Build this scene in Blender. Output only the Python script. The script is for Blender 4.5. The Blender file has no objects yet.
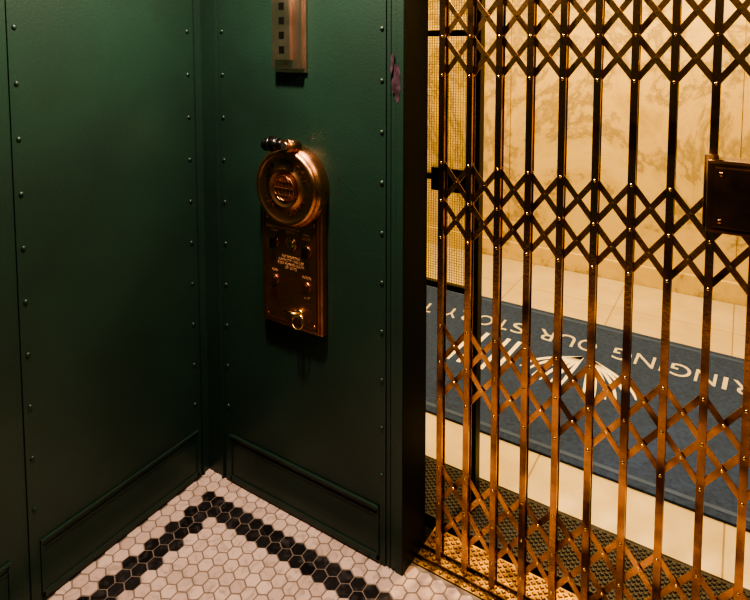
import bpy, bmesh, math, random
from mathutils import Vector, Matrix
random.seed(4)
scene=bpy.context.scene

# ---------------------------------------------------------------- materials
def principled(name, col, rough=0.5, metal=0.0, var=0.0, col2=None, nscale=8, bump=0.0, bscale=60, spec=None, coat=0, rvar=0.0, detail=6):
    m=bpy.data.materials.new(name); m.use_nodes=True
    nt=m.node_tree; b=nt.nodes['Principled BSDF']
    b.inputs['Base Color'].default_value=(*col,1)
    b.inputs['Roughness'].default_value=rough
    b.inputs['Metallic'].default_value=metal
    if spec is not None: b.inputs['Specular IOR Level'].default_value=spec
    if coat: b.inputs['Coat Weight'].default_value=coat
    tc=nt.nodes.new('ShaderNodeTexCoord')
    if col2 is not None or rvar:
        n=nt.nodes.new('ShaderNodeTexNoise'); n.inputs['Scale'].default_value=nscale; n.inputs['Detail'].default_value=detail
        nt.links.new(tc.outputs['Object'],n.inputs['Vector'])
        r=nt.nodes.new('ShaderNodeMapRange'); r.inputs[1].default_value=.38; r.inputs[2].default_value=.66
        nt.links.new(n.outputs['Fac'],r.inputs[0])
        if col2 is not None:
            mx=nt.nodes.new('ShaderNodeMix'); mx.data_type='RGBA'
            mx.inputs[6].default_value=(*col,1); mx.inputs[7].default_value=(*col2,1)
            nt.links.new(r.outputs[0],mx.inputs[0]); nt.links.new(mx.outputs[2],b.inputs['Base Color'])
        if rvar:
            r2=nt.nodes.new('ShaderNodeMapRange'); r2.inputs[1].default_value=.35; r2.inputs[2].default_value=.65
            r2.inputs[3].default_value=max(0,rough-rvar); r2.inputs[4].default_value=rough+rvar
            nt.links.new(n.outputs['Fac'],r2.inputs[0]); nt.links.new(r2.outputs[0],b.inputs['Roughness'])
    if bump:
        n2=nt.nodes.new('ShaderNodeTexNoise'); n2.inputs['Scale'].default_value=bscale; n2.inputs['Detail'].default_value=3
        nt.links.new(tc.outputs['Object'],n2.inputs['Vector'])
        bp=nt.nodes.new('ShaderNodeBump'); bp.inputs['Strength'].default_value=bump; bp.inputs['Distance'].default_value=.002
        nt.links.new(n2.outputs['Fac'],bp.inputs['Height']); nt.links.new(bp.outputs[0],b.inputs['Normal'])
    return m

M={}
M['green']=principled('green_paint',(.0175,.043,.031),.37,0,col2=(.012,.031,.022),nscale=3,bump=.35,bscale=140,rvar=.07)
M['jamb']=principled('jamb_dark_green',(.006,.010,.008),.5,0,bump=.1,spec=.2)
M['copper']=principled('aged_copper',(.58,.31,.175),.34,1,col2=(.34,.165,.09),nscale=14,bump=.15,bscale=90,rvar=.08)
M['copper_dk']=principled('dark_copper',(.10,.04,.02),.5,.8)
M['brass']=principled('gate_brass',(.66,.38,.18),.25,1,col2=(.09,.047,.024),nscale=7,bump=.25,bscale=120,rvar=.1)
M['brass_link']=principled('gate_link_brass',(.74,.44,.21),.30,1,col2=(.11,.058,.028),nscale=9,bump=.25,bscale=120,rvar=.1)
M['brass_bright']=principled('bright_brass',(.85,.6,.25),.22,1)
M['bronze']=principled('dark_bronze',(.13,.07,.03),.36,.9,col2=(.05,.03,.015),nscale=12,bump=.15)
M['black']=principled('black_bakelite',(.005,.005,.005),.32,0)
M['steel']=principled('brushed_nickel',(.62,.46,.38),.33,1,rvar=.05)
M['cream_paint']=principled('cream_ink',(.48,.45,.36),.8)
M['cream_bright']=principled('cream_ink_bright',(.70,.66,.52),.8)
M['rug_border']=principled('rug_border_blue',(.05,.085,.17),.9)
M['engrave']=principled('engraved_letter',(.85,.6,.42),.4,.8)
M['grout']=principled('grout',(.19,.15,.13),.9)
M['chip']=principled('chipped_primer',(.020,.010,.014),.5,col2=(.07,.035,.06),nscale=40)
M['mesh']=principled('mesh_wire',(.36,.30,.12),.45,.6)
M['post']=principled('post_dark_steel',(.03,.024,.018),.4,.6)
M['sill']=principled('sill_brass',(.50,.32,.13),.42,1,col2=(.14,.08,.035),nscale=20)
M['grate']=principled('landing_grate',(.04,.038,.034),.5,.4)
M['plaster']=principled('plaster',(.55,.45,.32),.8)
M['cab_ceiling']=principled('cab_ceiling_paint',(.10,.07,.045),.6)

def tile_mat(name,c1,c2,vein,rough=.3):
    m=bpy.data.materials.new(name); m.use_nodes=True; nt=m.node_tree; b=nt.nodes['Principled BSDF']
    at=nt.nodes.new('ShaderNodeAttribute'); at.attribute_name='tilerand'
    tc=nt.nodes.new('ShaderNodeTexCoord')
    n=nt.nodes.new('ShaderNodeTexNoise'); n.inputs['Scale'].default_value=28; n.inputs['Detail'].default_value=8; n.inputs['Distortion'].default_value=1.5
    nt.links.new(tc.outputs['Object'],n.inputs['Vector'])
    r=nt.nodes.new('ShaderNodeMapRange'); r.inputs[1].default_value=.5; r.inputs[2].default_value=.75
    nt.links.new(n.outputs['Fac'],r.inputs[0])
    a=nt.nodes.new('ShaderNodeMix'); a.data_type='RGBA'; a.inputs[6].default_value=(*c1,1); a.inputs[7].default_value=(*c2,1)
    nt.links.new(at.outputs['Fac'],a.inputs[0])
    v=nt.nodes.new('ShaderNodeMix'); v.data_type='RGBA'; v.inputs[7].default_value=(*vein,1)
    nt.links.new(a.outputs[2],v.inputs[6]); nt.links.new(r.outputs[0],v.inputs[0])
    nt.links.new(v.outputs[2],b.inputs['Base Color']); b.inputs['Roughness'].default_value=rough
    return m
M['tile_w']=tile_mat('hex_tile_white',(.58,.44,.395),(.46,.34,.305),(.32,.24,.22))
M['tile_b']=tile_mat('hex_tile_black',(.010,.009,.010),(.024,.021,.023),(.07,.062,.065))

def marble_wall():
    m=bpy.data.materials.new('lobby_marble'); m.use_nodes=True; nt=m.node_tree; b=nt.nodes['Principled BSDF']
    tc=nt.nodes.new('ShaderNodeTexCoord')
    n=nt.nodes.new('ShaderNodeTexNoise'); n.inputs['Scale'].default_value=1.5; n.inputs['Detail'].default_value=14; n.inputs['Roughness'].default_value=.70; n.inputs['Distortion'].default_value=.4
    nt.links.new(tc.outputs['Object'],n.inputs['Vector'])
    cr=nt.nodes.new('ShaderNodeValToRGB'); e=cr.color_ramp.elements
    e[0].position=.28; e[0].color=(.40,.30,.13,1); e[1].position=.70; e[1].color=(.66,.54,.27,1)
    for p,c in((.44,(.60,.47,.22,1)),(.492,(.32,.25,.12,1)),(.515,(.54,.43,.20,1)),(.58,(.62,.50,.24,1))):
        k=e.new(p); k.color=c
    nt.links.new(n.outputs['Fac'],cr.inputs[0]); nt.links.new(cr.outputs[0],b.inputs['Base Color'])
    b.inputs['Roughness'].default_value=.4
    return m
M['marble']=marble_wall()

def slab_floor():
    m=bpy.data.materials.new('lobby_floor_marble'); m.use_nodes=True; nt=m.node_tree; b=nt.nodes['Principled BSDF']
    tc=nt.nodes.new('ShaderNodeTexCoord')
    br=nt.nodes.new('ShaderNodeTexBrick'); br.offset=0
    br.inputs['Scale'].default_value=1; br.inputs['Brick Width'].default_value=.62; br.inputs['Row Height'].default_value=.62
    br.inputs['Mortar Size'].default_value=.003; br.inputs['Color1'].default_value=(.70,.60,.38,1); br.inputs['Color2'].default_value=(.64,.54,.33,1)
    br.inputs['Mortar'].default_value=(.36,.27,.14,1)
    nt.links.new(tc.outputs['Object'],br.inputs['Vector'])
    n=nt.nodes.new('ShaderNodeTexNoise'); n.inputs['Scale'].default_value=4; n.inputs['Detail'].default_value=10; n.inputs['Roughness'].default_value=.7
    nt.links.new(tc.outputs['Object'],n.inputs['Vector'])
    mx=nt.nodes.new('ShaderNodeMix'); mx.data_type='RGBA'; mx.blend_type='MULTIPLY'; mx.inputs[0].default_value=.5
    nt.links.new(br.outputs['Color'],mx.inputs[6]); nt.links.new(n.outputs['Fac'],mx.inputs[7])
    nt.links.new(mx.outputs[2],b.inputs['Base Color']); b.inputs['Roughness'].default_value=.3
    return m
M['lobbyfloor']=slab_floor()
M['rug']=principled('rug_blue',(.028,.058,.140),.95,0,col2=(.018,.038,.093),nscale=60,bump=.8,bscale=500)

# ---------------------------------------------------------------- builder
class B:
    def __init__(s): s.bm=bmesh.new(); s.mats=[]
    def mi(s,k):
        if k not in s.mats: s.mats.append(k)
        return s.mats.index(k)
    def _fin(s,verts,k,smooth=False):
        i=s.mi(k); vs=set(verts)
        for v in verts:
            for f in v.link_faces:
                if all(w in vs for w in f.verts): f.material_index=i; f.smooth=smooth
    def box(s,x0,x1,y0,y1,z0,z1,k,bev=0,mat=None):
        r=bmesh.ops.create_cube(s.bm,size=1); v=r['verts']
        for w in v: w.co=Vector(((x0+x1)/2+w.co.x*(x1-x0),(y0+y1)/2+w.co.y*(y1-y0),(z0+z1)/2+w.co.z*(z1-z0)))
        if mat is not None:
            for w in v: w.co=mat@w.co
        if bev:
            es=list({e for w in v for e in w.link_edges})
            g=bmesh.ops.bevel(s.bm,geom=es+v,offset=bev,segments=2,affect='EDGES',profile=.6)
            i=s.mi(k)
            for f in g['faces']: f.material_index=i
            for w in g['verts']:
                for f in w.link_faces: f.material_index=i
        else: s._fin(v,k)
    def cyl(s,p0,p1,r,k,seg=24,r2=None,smooth=True):
        p0=Vector(p0); p1=Vector(p1); d=p1-p0
        q=d.to_track_quat('Z','Y').to_matrix().to_4x4(); q.translation=(p0+p1)/2
        g=bmesh.ops.create_cone(s.bm,cap_ends=True,segments=seg,radius1=r,radius2=r if r2 is None else r2,depth=d.length,matrix=q)
        s._fin(g['verts'],k,smooth)
        if smooth:
            for v in g['verts']:
                for f in v.link_faces:
                    if len(f.verts)>4: f.smooth=False
    def sph(s,c,r,k,sc=(1,1,1),u=10,v=6):
        m=Matrix.Translation(c)@Matrix.Diagonal((*sc,1))
        g=bmesh.ops.create_uvsphere(s.bm,u_segments=u,v_segments=v,radius=r,matrix=m); s._fin(g['verts'],k,True)
    def lathe(s,c,prof,k,seg=48):
        rings=[]; c=Vector(c); i=s.mi(k)
        for r,h in prof:
            rings.append([s.bm.verts.new(c+Vector((r*math.cos(a),-h,r*math.sin(a)))) for a in [2*math.pi*j/seg for j in range(seg)]])
        for a,b in zip(rings,rings[1:]):
            for j in range(seg):
                f=s.bm.faces.new((a[j],a[(j+1)%seg],b[(j+1)%seg],b[j])); f.material_index=i; f.smooth=True
        f=s.bm.faces.new(rings[-1]); f.material_index=i
    def torus(s,c,R,r,k,u=(1,0,0),v=(0,0,1),su=1,sv=1,seg=40,ms=6):
        c=Vector(c);u=Vector(u).normalized();v=Vector(v).normalized();n=u.cross(v); i=s.mi(k)
        rings=[]
        for j in range(seg):
            a=2*math.pi*j/seg
            d=(u*math.cos(a)*su+v*math.sin(a)*sv)
            p=c+d*R; dn=d.normalized()
            rings.append([s.bm.verts.new(p+dn*r*math.cos(t)+n*r*math.sin(t)) for t in [2*math.pi*q/ms for q in range(ms)]])
        for j in range(seg):
            A=rings[j];Bq=rings[(j+1)%seg]
            for q in range(ms):
                f=s.bm.faces.new((A[q],A[(q+1)%ms],Bq[(q+1)%ms],Bq[q])); f.material_index=i; f.smooth=True
    def obj(s,name,parent=None):
        bmesh.ops.recalc_face_normals(s.bm,faces=s.bm.faces)
        me=bpy.data.meshes.new(name); s.bm.to_mesh(me); s.bm.free()
        for k in s.mats: me.materials.append(M[k])
        o=bpy.data.objects.new(name,me); scene.collection.objects.link(o)
        if parent: o.parent=parent
        return o

def text(name,body,size,k,mat,extrude=.001,parent=None,fit=None):
    cu=bpy.data.curves.new(name,'FONT'); cu.body=body; cu.size=size; cu.extrude=extrude; cu.align_x='CENTER'; cu.align_y='CENTER'
    o=bpy.data.objects.new(name+'_tmp',cu); scene.collection.objects.link(o)
    bpy.context.view_layer.update()
    dg=bpy.context.evaluated_depsgraph_get()
    me=bpy.data.meshes.new_from_object(o.evaluated_get(dg)); bpy.data.objects.remove(o)
    me.materials.clear(); me.materials.append(M[k])
    if fit:
        w=max(v.co.x for v in me.vertices)-min(v.co.x for v in me.vertices)
        for v in me.vertices: v.co.x*=fit/w
    me.transform(mat)
    q=bpy.data.objects.new(name,me); scene.collection.objects.link(q)
    if parent: q.parent=parent
    return q

XL,YB=-1.65,1.45     # left wall plane, back wall plane
XJ=-.817; YJ=1.59
XR,YF=.95,-.85; ZC=2.50
DZ=.092

# ---------------------------------------------------------------- walls
def rivets_col(fn,z0=.27,z1=2.4,step=.15):
    z=z0
    while z<z1: fn(z); z+=step
def kick_left(b,y0,y1):
    b.box(XL+.004,XL+.012,y0,y1,.180,.188,'green',bev=.001)
    b.box(XL+.004,XL+.008,y0,y1,.158,.163,'green')
    b.box(XL+.004,XL+.009,y0,y1,.012,.030,'green',bev=.001)
    for y in (y0,y1-.007): b.box(XL+.004,XL+.009,y,y+.007,.012,.187,'green')
b=B()
b.box(XL-.05,XL,YF-.05,YJ,0,ZC,'green')
b.box(XL,XL+.005,.796,1.408,.0,ZC,'green',bev=.0015)
b.box(XL,XL+.005,YF+.02,.780,.0,ZC,'green',bev=.0015)
b.box(XL,XL+.009,1.414,1.422,.0,ZC,'green')
for Y in (.814,1.385):
    rivets_col(lambda z:b.sph((XL+.0055,Y,z+.02),.0068,'green',sc=(.75,1,1)))
kick_left(b,.825,1.395); kick_left(b,YF+.05,.745)
b.obj('wall_left')
b=B()
b.box(XL-.05,XJ,YB,YJ,0,ZC,'green')
b.box(-1.555,-.873,YB-.005,YB,.0,ZC,'green',bev=.0015)
b.box(-1.575,-1.567,YB-.009,YB,0,ZC,'green')
b.box(-.862,-.858,YB-.003,YB,0,ZC,'green')
b.box(XJ-.001,XJ+.004,YB-.004,YJ+.003,0,ZC,'jamb',bev=.001)
b.box(XJ-.020,XJ+.002,YB-.005,YB,0,ZC,'green',bev=.001)
for X in (-1.537,-.886):
    rivets_col(lambda z:b.sph((X,YB-.0055,z+.02),.0068,'green',sc=(1,.75,1)))
b.box(-1.53,-.895,YB-.013,YB-.004,.178,.187,'green',bev=.001)
b.box(-1.53,-.895,YB-.008,YB-.004,.156,.161,'green')
b.box(-1.53,-.895,YB-.009,YB-.004,.012,.030,'green',bev=.001)
for x in (-1.53,-.902): b.box(x,x+.007,YB-.009,YB-.004,.012,.187,'green')
wb=b.obj('wall_back')
bm=bmesh.new()
def blob(cx,cz,rx,rz,y,n=18,seed=1):
    rr=random.Random(seed)
    bm.faces.new([bm.verts.new((cx+rx*math.cos(2*math.pi*i/n)*rr.uniform(.6,1.15),y,cz+rz*math.sin(2*math.pi*i/n)*rr.uniform(.6,1.15))) for i in range(n)])
blob(-.838,1.49,.018,.060,YB-.0056,seed=3); blob(-.852,1.535,.007,.045,YB-.0056,seed=5)
blob(-1.045,1.142,.006,.004,YB-.0055,n=10,seed=7); blob(-1.04,1.177,.003,.006,YB-.0055,n=10,seed=8)
me=bpy.data.meshes.new('paint_chips'); bm.to_mesh(me); bm.free(); me.materials.append(M['chip'])
o=bpy.data.objects.new('paint_chips',me); scene.collection.objects.link(o); o.parent=wb

b=B(); b.box(XR,XR+.05,YF-.05,YB,0,ZC,'green'); b.obj('wall_right')
b=B(); b.box(XL,XR,YF-.05,YF,0,ZC,'green'); b.obj('wall_front')
b=B(); b.box(XL-.05,XR+.05,YF-.05,YJ+.05,ZC,ZC+.05,'cab_ceiling'); b.obj('ceiling')

# ---------------------------------------------------------------- hex floor
YE=1.505
def build_floor():
    bm=bmesh.new()
    lay=bm.faces.layers.float.new('tilerand')
    g=bmesh.ops.create_cube(bm,size=1)
    for v in g['verts']: v.co=Vector(((XL+XR)/2+v.co.x*(XR-XL),(YF+YE)/2+v.co.y*(YE-YF),-.0205+v.co.z*.036))
    for f in bm.faces: f.material_index=2
    P=.0455; R=P/math.sqrt(3)*.915; rowh=P*.8660
    nr=int((YE-YF)/rowh)
    for j in range(-1,nr):
        y=YB-.016-j*rowh
        off=P/2 if j%2 else 0
        n=int((XR-XL)/P)+1
        for i in range(n):
            x=XL+.010+off+i*P
            if x>XR-.02: continue
            if y+R>YE+.006: continue
            blk=(j in(2,3) and i>=2) or (j>=2 and i in (2,3))
            rnd=random.random()
            hz=random.uniform(-.0003,.0003)
            top=[];mid=[];bot=[]
            for q in range(6):
                a=math.pi/6+q*math.pi/3
                c,s=math.cos(a),math.sin(a)
                top.append(bm.verts.new((x+c*R*.95,y+s*R*.95,0+hz)))
                mid.append(bm.verts.new((x+c*R,y+s*R,-.0010+hz)))
                bot.append(bm.verts.new((x+c*R,y+s*R,-.006)))
            fs=[bm.faces.new(top)]
            for q in range(6):
                w=(q+1)%6
                fs.append(bm.faces.new((top[w],top[q],mid[q],mid[w])))
                fs.append(bm.faces.new((mid[w],mid[q],bot[q],bot[w])))
            for f in fs: f.material_index=1 if blk else 0; f[lay]=rnd
    bmesh.ops.recalc_face_normals(bm,faces=bm.faces)
    me=bpy.data.meshes.new('floor'); bm.to_mesh(me); bm.free()
    for k in('tile_w','tile_b','grout'): me.materials.append(M[k])
    o=bpy.data.objects.new('floor',me); scene.collection.objects.link(o)
build_floor()

# car sill with diamond studs
b=B()
b.box(XJ+.005,XR,YE+.004,1.665,-.03,-.002,'sill')
x=XJ+.018; r=0
while x<XR-.02:
    for j in range(8):
        y=YE+.014+j*.021+(.0105 if r%2 else 0)
        if y<1.66:
            b.cyl((x,y,-.002),(x,y,.0015),.0085,'sill',seg=4,r2=.005,smooth=False)
    x+=.013; r+=1
b.box(XJ+.005,XR,1.530,1.534,-.002,.008,'bronze')
b.box(XJ+.005,XR,1.572,1.576,-.002,.008,'bronze')
b.obj('car_door_sill')
# landing sill grate: finely ribbed diamond tread
b=B()
b.box(-1.05,XR,1.70,1.95,-.05,-.004,'grate')
x=-1.04; r=0
while x<XR-.01:
    for j in range(14):
        y=1.712+j*.018+(.009 if r%2 else 0)
        if y<1.945: b.cyl((x,y,-.004),(x,y,0),.0078,'grate',seg=4,r2=.0045,smooth=False)
    x+=.012; r+=1
b.obj('landing_grate')

# ---------------------------------------------------------------- lobby
YW=4.18
b=B(); b.box(-4.2,3,1.95,YW+.05,-.08,0,'lobbyfloor'); b.obj('lobby_floor')
b=B(); b.box(-4.2,3,YW,YW+.1,0,2.9,'marble')
for x in (-2.9,-1.45,0.0,1.45): b.box(x-.0015,x+.0015,YW-.0015,YW+.001,.14,2.9,'sill')
b.obj('wall_lobby')
b=B(); b.box(-4.2,3,YW-.025,YW,0,.13,'marble',bev=.004); b.obj('baseboard_lobby')
b=B(); b.box(-4.25,-4.2,1.9,YW+.1,0,2.9,'marble'); b.obj('wall_lobby_left')
b=B(); b.box(3,3.05,1.9,YW+.1,0,2.9,'marble'); b.obj('wall_lobby_right')
b=B(); b.box(-4.25,-1.06,1.74,1.92,0,2.9,'plaster'); b.obj('wall_hoistway_left')
b=B(); b.box(XR+.02,3.05,1.74,1.92,0,2.9,'plaster'); b.obj('wall_hoistway_right')
b=B(); b.box(-1.06,XR+.02,1.74,1.92,2.35,2.9,'plaster'); b.obj('wall_hoistway_header')
b=B(); b.box(-4.25,3.05,1.74,YW+.1,2.9,2.95,'plaster'); b.obj('ceiling_lobby')

# rug
b=B()
b.box(-2.3,.9,2.19,3.42,0.001,.010,'rug',bev=.003)
rug=b.obj('entry_rug')
msg="BRINGING OUR STORY TO LIFE"
x=.20
widths={'I':.045,' ':.055,'M':.12,'N':.104,'G':.104,'O':.108,'R':.096,'B':.096,'U':.10,'S':.09,'T':.088,'Y':.09,'L':.078,'F':.08,'E':.084}
for i,ch in enumerate(msg):
    w=widths[ch]*.95
    xc=x-w/2; x-=w+.009
    if ch==' ': continue
    t=(xc+.6)
    y=3.14-.05*t*t
    ang=math.pi-.10*t
    text('letter_%d'%i,ch,.175,'cream_paint',Matrix.Translation((xc,y,.0105))@Matrix.Rotation(ang,4,'Z'),extrude=.0008,parent=rug,fit=w*(.45 if ch=='I' else .9))
b=B()
def strip(pts,w,k='cream_paint',z=.0112):
    i=b.mi(k); L=[];Rr=[]
    for n,p in enumerate(pts):
        p=Vector(p); q=Vector(pts[min(n+1,len(pts)-1)])-Vector(pts[max(n-1,0)]); q.normalize(); nn=Vector((-q.y,q.x))
        ww=w[n] if isinstance(w,list) else w
        L.append(b.bm.verts.new((p.x+nn.x*ww/2,p.y+nn.y*ww/2,z))); Rr.append(b.bm.verts.new((p.x-nn.x*ww/2,p.y-nn.y*ww/2,z)))
    for n in range(len(pts)-1):
        f=b.bm.faces.new((L[n],L[n+1],Rr[n+1],Rr[n])); f.material_index=i
for s_ in(-1,1):
    for k in range(6):
        a=.10+k*.13
        pts=[(-.62+s_*(.02+math.sin(a)*.36*t+.05*math.sin(t*math.pi)*k/5),3.00-.34*t*math.cos(a)) for t in [j/10 for j in range(11)]]
        strip(pts,[.007+.012*math.sin(math.pi*min(1,(j+1)/11)) for j in range(11)],'cream_bright')
for k in range(5):
    strip([(-1.20+k*.06,2.98),(-1.22+k*.06,2.62)],.022,'cream_bright')
for (p,q) in (((-2.25,2.235),(.85,2.235)),((-2.25,3.375),(.85,3.375)),((-2.25,2.235),(-2.25,3.375)),((.85,2.235),(.85,3.375))):
    strip([p,q],.02,'rug_border')
b.obj('emblem',rug)

# ---------------------------------------------------------------- wire mesh landing screen
b=B()
Y=1.82
b.box(-.763,-.728,Y-.02,Y+.02,0,2.35,'post',bev=.003)
b.box(-1.058,-1.035,Y-.02,Y+.02,0,2.35,'post',bev=.003)
for z in (.745,1.127,1.622,2.33): b.box(-1.036,-.762,Y-.012,Y+.012,z,z+.020,'post',bev=.002)
b.box(-.90,-.762,Y-.03,Y-.012,1.095,1.175,'post',bev=.004)
x=-1.03
while x<-.765: b.box(x-.0006,x+.0006,Y-.001,Y+.001,.76,2.33,'mesh'); x+=.009
z=.77
while z<2.33: b.box(-1.036,-.762,Y-.0025,Y-.001,z-.0006,z+.0006,'mesh'); z+=.009
b.obj('wire_mesh_screen')

# ---------------------------------------------------------------- scissor gate
b=B()
YG=1.545
bars=[-.053-.086*k for k in range(-10,10)]
bars=[x for x in bars if x>XJ+.016 and x<XR-.03]
bars.sort()
ztop=2.42; zbot=.012
for x in bars:
    w=.0086
    b.box(x-w,x+w,YG-.006,YG-.003,zbot,ztop,'brass',bev=.0008)
    b.box(x-w,x-w+.003,YG-.004,YG+.004,zbot,ztop,'brass')
    b.box(x+w-.003,x+w,YG-.004,YG+.004,zbot,ztop,'brass')
    b.box(x-w,x+w,YG+.018,YG+.021,zbot,ztop,'brass',bev=.0008)
H=.112
def link(x0,z0,x1,z1,y):
    d=Vector((x1-x0,0,z1-z0)); L=d.length+.014; ang=math.atan2(d.z,d.x)
    m=Matrix.Translation(((x0+x1)/2,y,(z0+z1)/2))@Matrix.Rotation(-ang,4,'Y')
    b.box(-L/2,L/2,-.0016,.0016,-.0074,.0074,'brass_link',bev=.0006,mat=m)
rows=[2.09,1.617,1.137,.645,.20]
for zc in rows:
    hh=H
    n=len(bars)
    for i in range(n-2):
        link(bars[i],zc+hh,bars[i+2],zc-hh,YG+.0075)
        link(bars[i],zc-hh,bars[i+2],zc+hh,YG+.0125)
    link(bars[0],zc,bars[1],zc-hh,YG+.0075); link(bars[0],zc,bars[1],zc+hh,YG+.0125)
    link(bars[-2],zc+hh,bars[-1],zc,YG+.0075); link(bars[-2],zc-hh,bars[-1],zc,YG+.0125)
    for x in bars:
        for z in (zc-hh,zc,zc+hh):
            b.sph((x,YG-.006,z),.0046,'brass_bright',sc=(1,.6,1),u=8,v=5)
    for i in range(n-1):
        for z in (zc-hh/2,zc+hh/2):
            b.cyl(((bars[i]+bars[i+1])/2,YG+.004,z),((bars[i]+bars[i+1])/2,YG+.016,z),.0033,'brass_bright',seg=8)
gate=b.obj('scissor_gate')
b=B()
YK=YG-.0105
b.box(-.062,.145,YK-.052,YK,1.175,1.340,'bronze',bev=.008)
b.box(-.047,.130,YK-.058,YK-.050,1.190,1.325,'bronze',bev=.003)
b.cyl((-.055,YK-.026,1.178),(-.055,YK-.026,1.347),.014,'bronze')
b.cyl((.05,YK-.062,1.258),(.05,YK-.054,1.258),.018,'brass')
for x in(-.034,.115):
    for z in(1.205,1.310): b.sph((x,YK-.058,z),.006,'brass',sc=(1,.5,1))
b.obj('gate_lock_box')

# ---------------------------------------------------------------- control panel
ctl=bpy.data.objects.new('elevator_control_panel',None); scene.collection.objects.link(ctl)
cx,cz=-1.207,1.052+DZ; y0=YB-.005
b=B()
b.box(-1.336,-1.085,y0-.028,y0,.678,1.11,'copper',bev=.006)
b.box(-1.326,-1.095,y0-.034,y0-.028,.688,1.057,'copper',bev=.003)
za,zb=.696,1.045; xa,xb=-1.319,-1.102
b.box(xa,xb,y0-.0355,y0-.033,za,za+.003,'copper_dk'); b.box(xa,xb,y0-.0355,y0-.033,zb-.003,zb,'copper_dk')
b.box(xa,xa+.003,y0-.0355,y0-.033,za,zb,'copper_dk'); b.box(xb-.003,xb,y0-.0355,y0-.033,za,zb,'copper_dk')
for x in(xa+.012,xb-.012):
    for z in(za+.012,zb-.012): b.sph((x,y0-.034,z),.005,'copper',sc=(1,.5,1))
b.obj('back_plate',ctl)
b=B()
b.lathe((cx,y0,cz),[(.130,0),(.132,.034),(.130,.046),(.124,.050),(.124,.056),(.118,.063),(.112,.065),(.107,.063),(.103,.060),(.064,.062),(.062,.066),(.058,.066),(.056,.063),(.001,.064)],'copper',seg=64)
gy=y0-.0665
for s_ in(1,.6,.2): b.torus((cx,gy+.002,cz),.040,.0022,'copper',su=s_,sv=1,seg=36)
for h in(-.022,0,.022):
    w=math.sqrt(.040**2-h*h); b.box(cx-w,cx+w,gy-.0005,gy+.003,cz+h-.0016,cz+h+.0016,'copper')
b.obj('dial',ctl)
for i,ch in enumerate("CAR SWITCH"):
    a=math.radians(155-i*14.5)
    if ch==' ': continue
    text('dial_letter_%d'%i,ch,.024,'copper_dk',Matrix.Translation((cx+.083*math.cos(a),y0-.0615,cz+.083*math.sin(a)))@Matrix.Rotation(math.pi/2,4,'X')@Matrix.Rotation(a-math.pi/2,4,'Z'),extrude=.0008,parent=ctl)
for i,ch in enumerate("UP   DOWN"):
    a=math.radians(215+i*14.5)
    if ch==' ': continue
    text('dial_letter_b%d'%i,ch,.022,'copper_dk',Matrix.Translation((cx+.083*math.cos(a),y0-.0615,cz+.083*math.sin(a)))@Matrix.Rotation(math.pi/2,4,'X')@Matrix.Rotation(a+math.pi/2,4,'Z'),extrude=.0008,parent=ctl)
b=B()
hz=cz+.142; hx=cx+.030
b.cyl((hx,y0-.035,hz-.012),(hx,y0-.090,hz),.020,'copper')
b.cyl((hx,y0-.090,hz),(hx,y0-.097,hz),.012,'steel')
b.cyl((hx+.017,y0-.080,hz-.002),(hx-.030,y0-.084,hz),.008,'steel')
p=[Vector((hx-.016,y0-.083,hz)),Vector((hx-.028,y0-.085,hz+.002)),Vector((hx-.054,y0-.089,hz+.001)),Vector((hx-.072,y0-.091,hz-.002))]
b.cyl(p[0],p[1],.012,'black',r2=.018); b.cyl(p[1],p[2],.018,'black',r2=.024); b.cyl(p[2],p[3],.024,'black',r2=.020)
b.sph(p[3],.0205,'black',u=16,v=10)
b.obj('crank_handle',ctl)
b=B()
yf=y0-.034
X1,X2=-1.275,-1.143
def sw(x,z):
    b.cyl((x,yf,z),(x,yf-.004,z),.018,'copper',seg=28)
    b.box(x-.007,x+.007,yf-.018,yf-.003,z-.018,z+.018,'black',bev=.002)
sw(X1,.955); sw(X2,.945)
b.torus((cx,yf,.958),.021,.003,'copper',seg=28); b.cyl((cx,yf,.958),(cx,yf-.005,.958),.013,'brass_bright'); b.box(cx-.0015,cx+.0015,yf-.006,yf-.004,.950,.966,'black')
for x in(X1,X2):
    b.cyl((x,yf,.830),(x,yf-.005,.830),.016,'copper'); b.cyl((x,yf-.005,.830),(x,yf-.009,.830),.010,'copper_dk')
b.box(X1-.013,X1+.013,yf-.004,yf,.770,.805,'copper_dk',bev=.001)
KX=-1.170
b.cyl((KX,yf,.738),(KX,yf-.008,.738),.015,'brass_bright')
b.torus((KX,yf-.014,.716),.022,.0024,'brass_bright',u=(1,0,0),v=(0,.25,1))
b.cyl((KX-.065,yf-.004,.735),(KX-.005,yf-.012,.737),.0035,'brass_bright',seg=10)
b.box(KX-.006,KX+.006,yf-.030,yf-.008,.736,.740,'brass_bright')
b.obj('switches',ctl)
RX=Matrix.Rotation(math.pi/2,4,'X')
def lab(t,x,z,s=.012):
    text('label',t,s,'engrave',Matrix.Translation((x,yf-.0003,z))@RX,extrude=.0004,parent=ctl)
lab('EMERGENCY\nSTOP',X1,.998); lab('FAN\nLIGHT',X2,.990); lab('INDEPENDENT\nSERVICE',cx,1.0,.010)
lab('NO SMOKING\nCAPACITY 1500 LBS\nKEEP HANDS CLEAR\nOF GATE',cx,.895,.012)
lab('RUN',X1,.860); lab('DOOR',X2,.860); lab('OFF',X2,.795)

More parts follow.
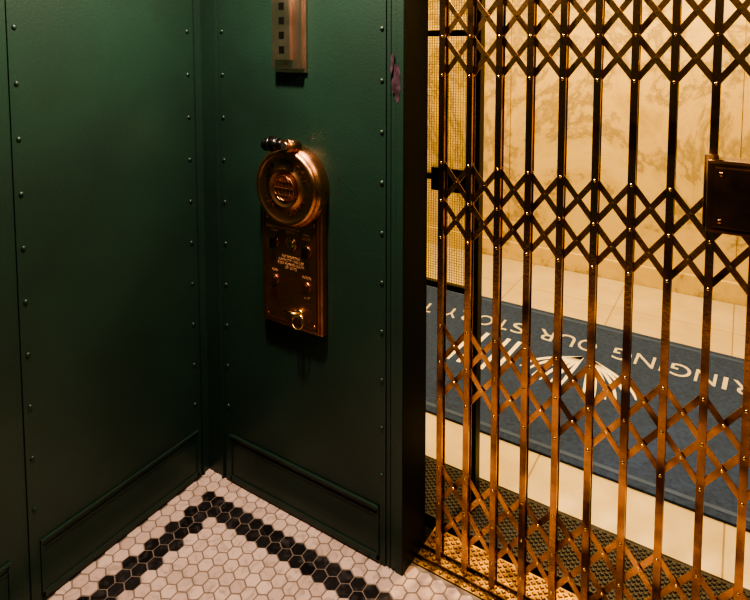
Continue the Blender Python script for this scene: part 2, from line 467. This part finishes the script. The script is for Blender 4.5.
# ---------------------------------------------------------------- upper button housing
b=B()
b.box(-1.285,-1.158,y0-.010,y0,1.505,2.1,'steel',bev=.002)
b.box(-1.277,-1.166,y0-.034,y0-.010,1.517,2.09,'steel',bev=.003)
b.box(-1.258,-1.192,y0-.048,y0-.034,1.545,2.08,'steel',bev=.002)
for k in range(9):
    z=1.567+k*.045
    b.box(-1.234,-1.214,y0-.0495,y0-.047,z,z+.022,'black')
b.sph((-1.222,y0-.035,1.532),.006,'steel',sc=(1,.5,1))
b.obj('floor_button_housing')

# ---------------------------------------------------------------- lamps
M['glass']=bpy.data.materials.new('lamp_glass'); M['glass'].use_nodes=True
bs=M['glass'].node_tree.nodes['Principled BSDF']; bs.inputs['Base Color'].default_value=(1,.8,.55,1)
bs.inputs['Emission Color'].default_value=(1,.72,.42,1); bs.inputs['Emission Strength'].default_value=6
def lamp(name,x,y,zc,r):
    b=B()
    b.cyl((x,y,zc),(x,y,zc-.03),r*1.1,'brass_bright',seg=32)
    b.sph((x,y,zc-.03),r,'glass',sc=(1,1,.45),u=24,v=12)
    b.obj(name)
lamp('ceiling_lamp',-1.02,.92,ZC,.10)
lamp('added_fill_lamp',.1,.75,ZC,.10)  # unseen second fixture, added to go with the gate fill light
lamp('lobby_ceiling_lamp',-.4,3.0,2.9,.16)
lamp('lobby_ceiling_lamp.001',-2.2,3.0,2.9,.16)
def area(n,loc,size,e,col,rot=(0,0,0)):
    l=bpy.data.lights.new(n,'AREA'); l.shape='DISK'; l.size=size; l.energy=e; l.color=col
    o=bpy.data.objects.new(n,l); o.location=loc; o.rotation_euler=rot; scene.collection.objects.link(o)
area('cab_light',(-1.02,.92,ZC-.09),.12,62,(1,.79,.60))
area('gate_fill_light',(.1,.75,ZC-.09),.12,20,(1,.72,.44))  # added fill that brightens the gate, not a known cab lamp
area('lobby_light',(-.4,3.0,2.80),.3,124,(1,.68,.32))
area('lobby_light_b',(-2.2,3.0,2.80),.3,60,(1,.68,.32))
w=bpy.data.worlds.new('World'); scene.world=w; w.use_nodes=True
w.node_tree.nodes['Background'].inputs[0].default_value=(.10,.07,.04,1); w.node_tree.nodes['Background'].inputs[1].default_value=.2
scene.view_settings.look='AgX - High Contrast'

# ---------------------------------------------------------------- camera (shift lens)
cam=bpy.data.cameras.new('camera'); co=bpy.data.objects.new('camera',cam); scene.collection.objects.link(co)
co.location=(0,0,1.592); co.rotation_euler=(math.radians(86),0,math.radians(32.2))
cam.sensor_width=36; cam.lens=587/750*36; cam.shift_y=-.285; cam.clip_start=.02
scene.camera=co
